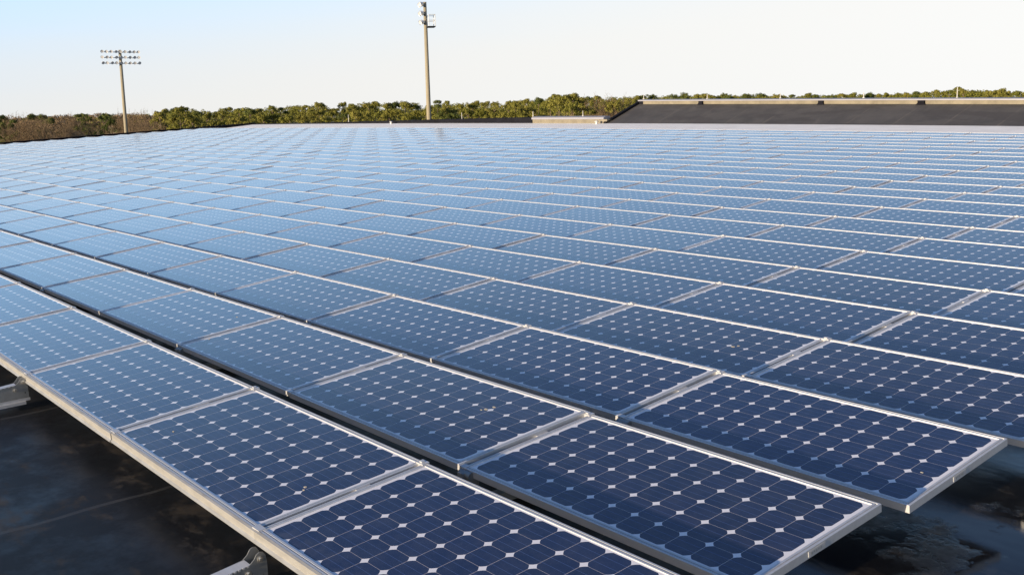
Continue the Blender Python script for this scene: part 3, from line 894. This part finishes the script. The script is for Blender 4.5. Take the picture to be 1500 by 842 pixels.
# front row beyond the roof: brown bare oaks on the left, olive pines towards the middle
x = -40
while x < 930:
    y = skyline(x)
    if x < 225:
        kind = 'bare' if R1.random() < 0.86 else 'dark'
        d = R1.uniform(158, 178); dy = R1.uniform(1, 12)
    elif x < 330:
        kind = R1.choice(['bare', 'pine', 'pine', 'dark']); d = R1.uniform(140, 160); dy = R1.uniform(2, 12)
    elif x < 790:
        kind = R1.choice(['pine', 'pine', 'pine', 'pine', 'dark']); d = R1.uniform(118, 150); dy = R1.uniform(6, 20)
    else:
        kind = R1.choice(['bare', 'bare', 'pine', 'bare']); d = R1.uniform(112, 125); dy = R1.uniform(6, 16)
    tree(kind, x, y+dy, d); x += R1.uniform(13, 23)
for px, py, d, kind in ((130, 183, 156, 'pale'), (163, 181, 157, 'pale'), (262, 157, 146, 'pine'), (832, 138, 128, 'pine'), (812, 143, 131, 'pine'), (850, 143, 133, 'pine'),
                        (872, 134, 138, 'bare'), (893, 132, 139, 'bare'), (910, 134, 140, 'bare'), (14, 167, 172, 'bare'), (46, 168, 175, 'bare'), (104, 168, 176, 'bare'), (15, 176, 165, 'dark'), (115, 168, 190, 'dark')):
    tree(kind, px, py, d)
# second rank, up to the skyline
x = -50
while x < 960:
    y = skyline(x)
    kind = R1.choice(['bare', 'bare', 'bare', 'bare', 'dark']) if x < 230 else R1.choice(['pine', 'pine', 'dark', 'pine'])
    tree(kind, x, y+R1.choice([-2, -1, 0, 1, 3, 6])+R1.uniform(-1, 1), R1.uniform(182, 215)); x += R1.uniform(11, 19)
# far crowns over the coping on the right
x = 945
while x < 1560:
    kind = R1.choice(['dark', 'pine', 'pine', 'spire']) if x < 1230 else R1.choice(['pine', 'pine', 'pine', 'dark'])
    tree(kind, x, skyline(x)+R1.uniform(-2.0, 2.5), R1.uniform(200, 260)); x += R1.uniform(9, 17)
for px, py in ((1003, 136), (1027, 138), (1115, 137), (1060, 137), (1182, 137), (1400, 128), (1468, 130)):
    tree('spire' if px < 1120 else 'pine', px, py, 240)

# labels: each tree by its kind and its place among its likes, next to a landmark
LAND = [(182, 'the left floodlight pole'), (628, 'the central floodlight pole'), (937, 'the sloped roof corner'), (1350, 'the rightmost dark scupper')]
LOOK = {'pine': 'olive green pine', 'dark': 'dark green pine', 'bare': 'bare brown tree', 'pale': 'pale dead tree', 'spire': 'narrow dark cedar'}
buckets = {}
for o, kind, px, dist in TREES:
    lx, ln = min(LAND, key=lambda t: abs(t[0]-px))
    rank = 'front' if dist < 180 else 'back'
    if px > 940: rank = 'far'
    side = 'left' if px < lx else 'right'
    buckets.setdefault((kind, ln, rank, side), []).append((abs(px-lx), o))
for (kind, ln, rank, side), L in buckets.items():
    for k, (_, o) in enumerate(sorted(L, key=lambda t: t[0])):
        n_ = 'nearest' if k == 0 else ORD[k+1]
        where = {'front': 'in the front treeline', 'back': 'in the back treeline', 'far': 'beyond the roof'}[rank]
        o['label'] = '%s, %s to the %s of %s, %s' % (LOOK[kind], n_, side, ln, where)
        o['group'] = {'pine': 'pines beyond the roof', 'dark': 'pines beyond the roof', 'bare': 'bare trees beyond the roof', 'pale': 'dead trees beyond the roof', 'spire': 'cedars beyond the roof'}[kind]

# the wood behind reads as one mass
def woods():
    rg_ = np.random.default_rng(77); VV, FF, MI, NN = [], [], [], []; nv_ = 0
    for i in range(640):
        px = rg_.uniform(-250, 1750); d = rg_.uniform(225, 420)
        y = skyline(px)+(rg_.uniform(1, 8) if px < 260 else rg_.uniform(0, 9) if px < 940 else rg_.uniform(0.5, 4))
        b = place(px, d); topz = place(px, d, y).z
        h = max(3.5, topz-2.0); Rr = rg_.uniform(2.2, 3.4)
        cents = []
        for k in range(26):
            dd = rg_.normal(size=3); dd /= np.linalg.norm(dd)
            cents.append((b.x+dd[0]*Rr, b.y+dd[1]*Rr, topz-1.9+dd[2]*1.7-(1.5 if k > 18 else 0)))
        V_, F_, N_ = clump_quads(cents, (0.9, 0.9, 0.5), 50, 0.15, rg_); NN.append(N_)
        VV.append(V_); FF.append(F_+nv_); nv_ += len(V_)
        brown = px < 250 and rg_.random() < 0.88
        MI += [1 if brown else 0]*len(F_)
    me = leaf_mesh('distant_woods', np.concatenate(VV), np.concatenate(FF), np.concatenate(NN), [NEEDLE, TWIG], MI)
    tag(link('distant_woods', me), 'green and brown woods closing the horizon behind the nearer trees', 'woods', None, 'stuff')
woods()
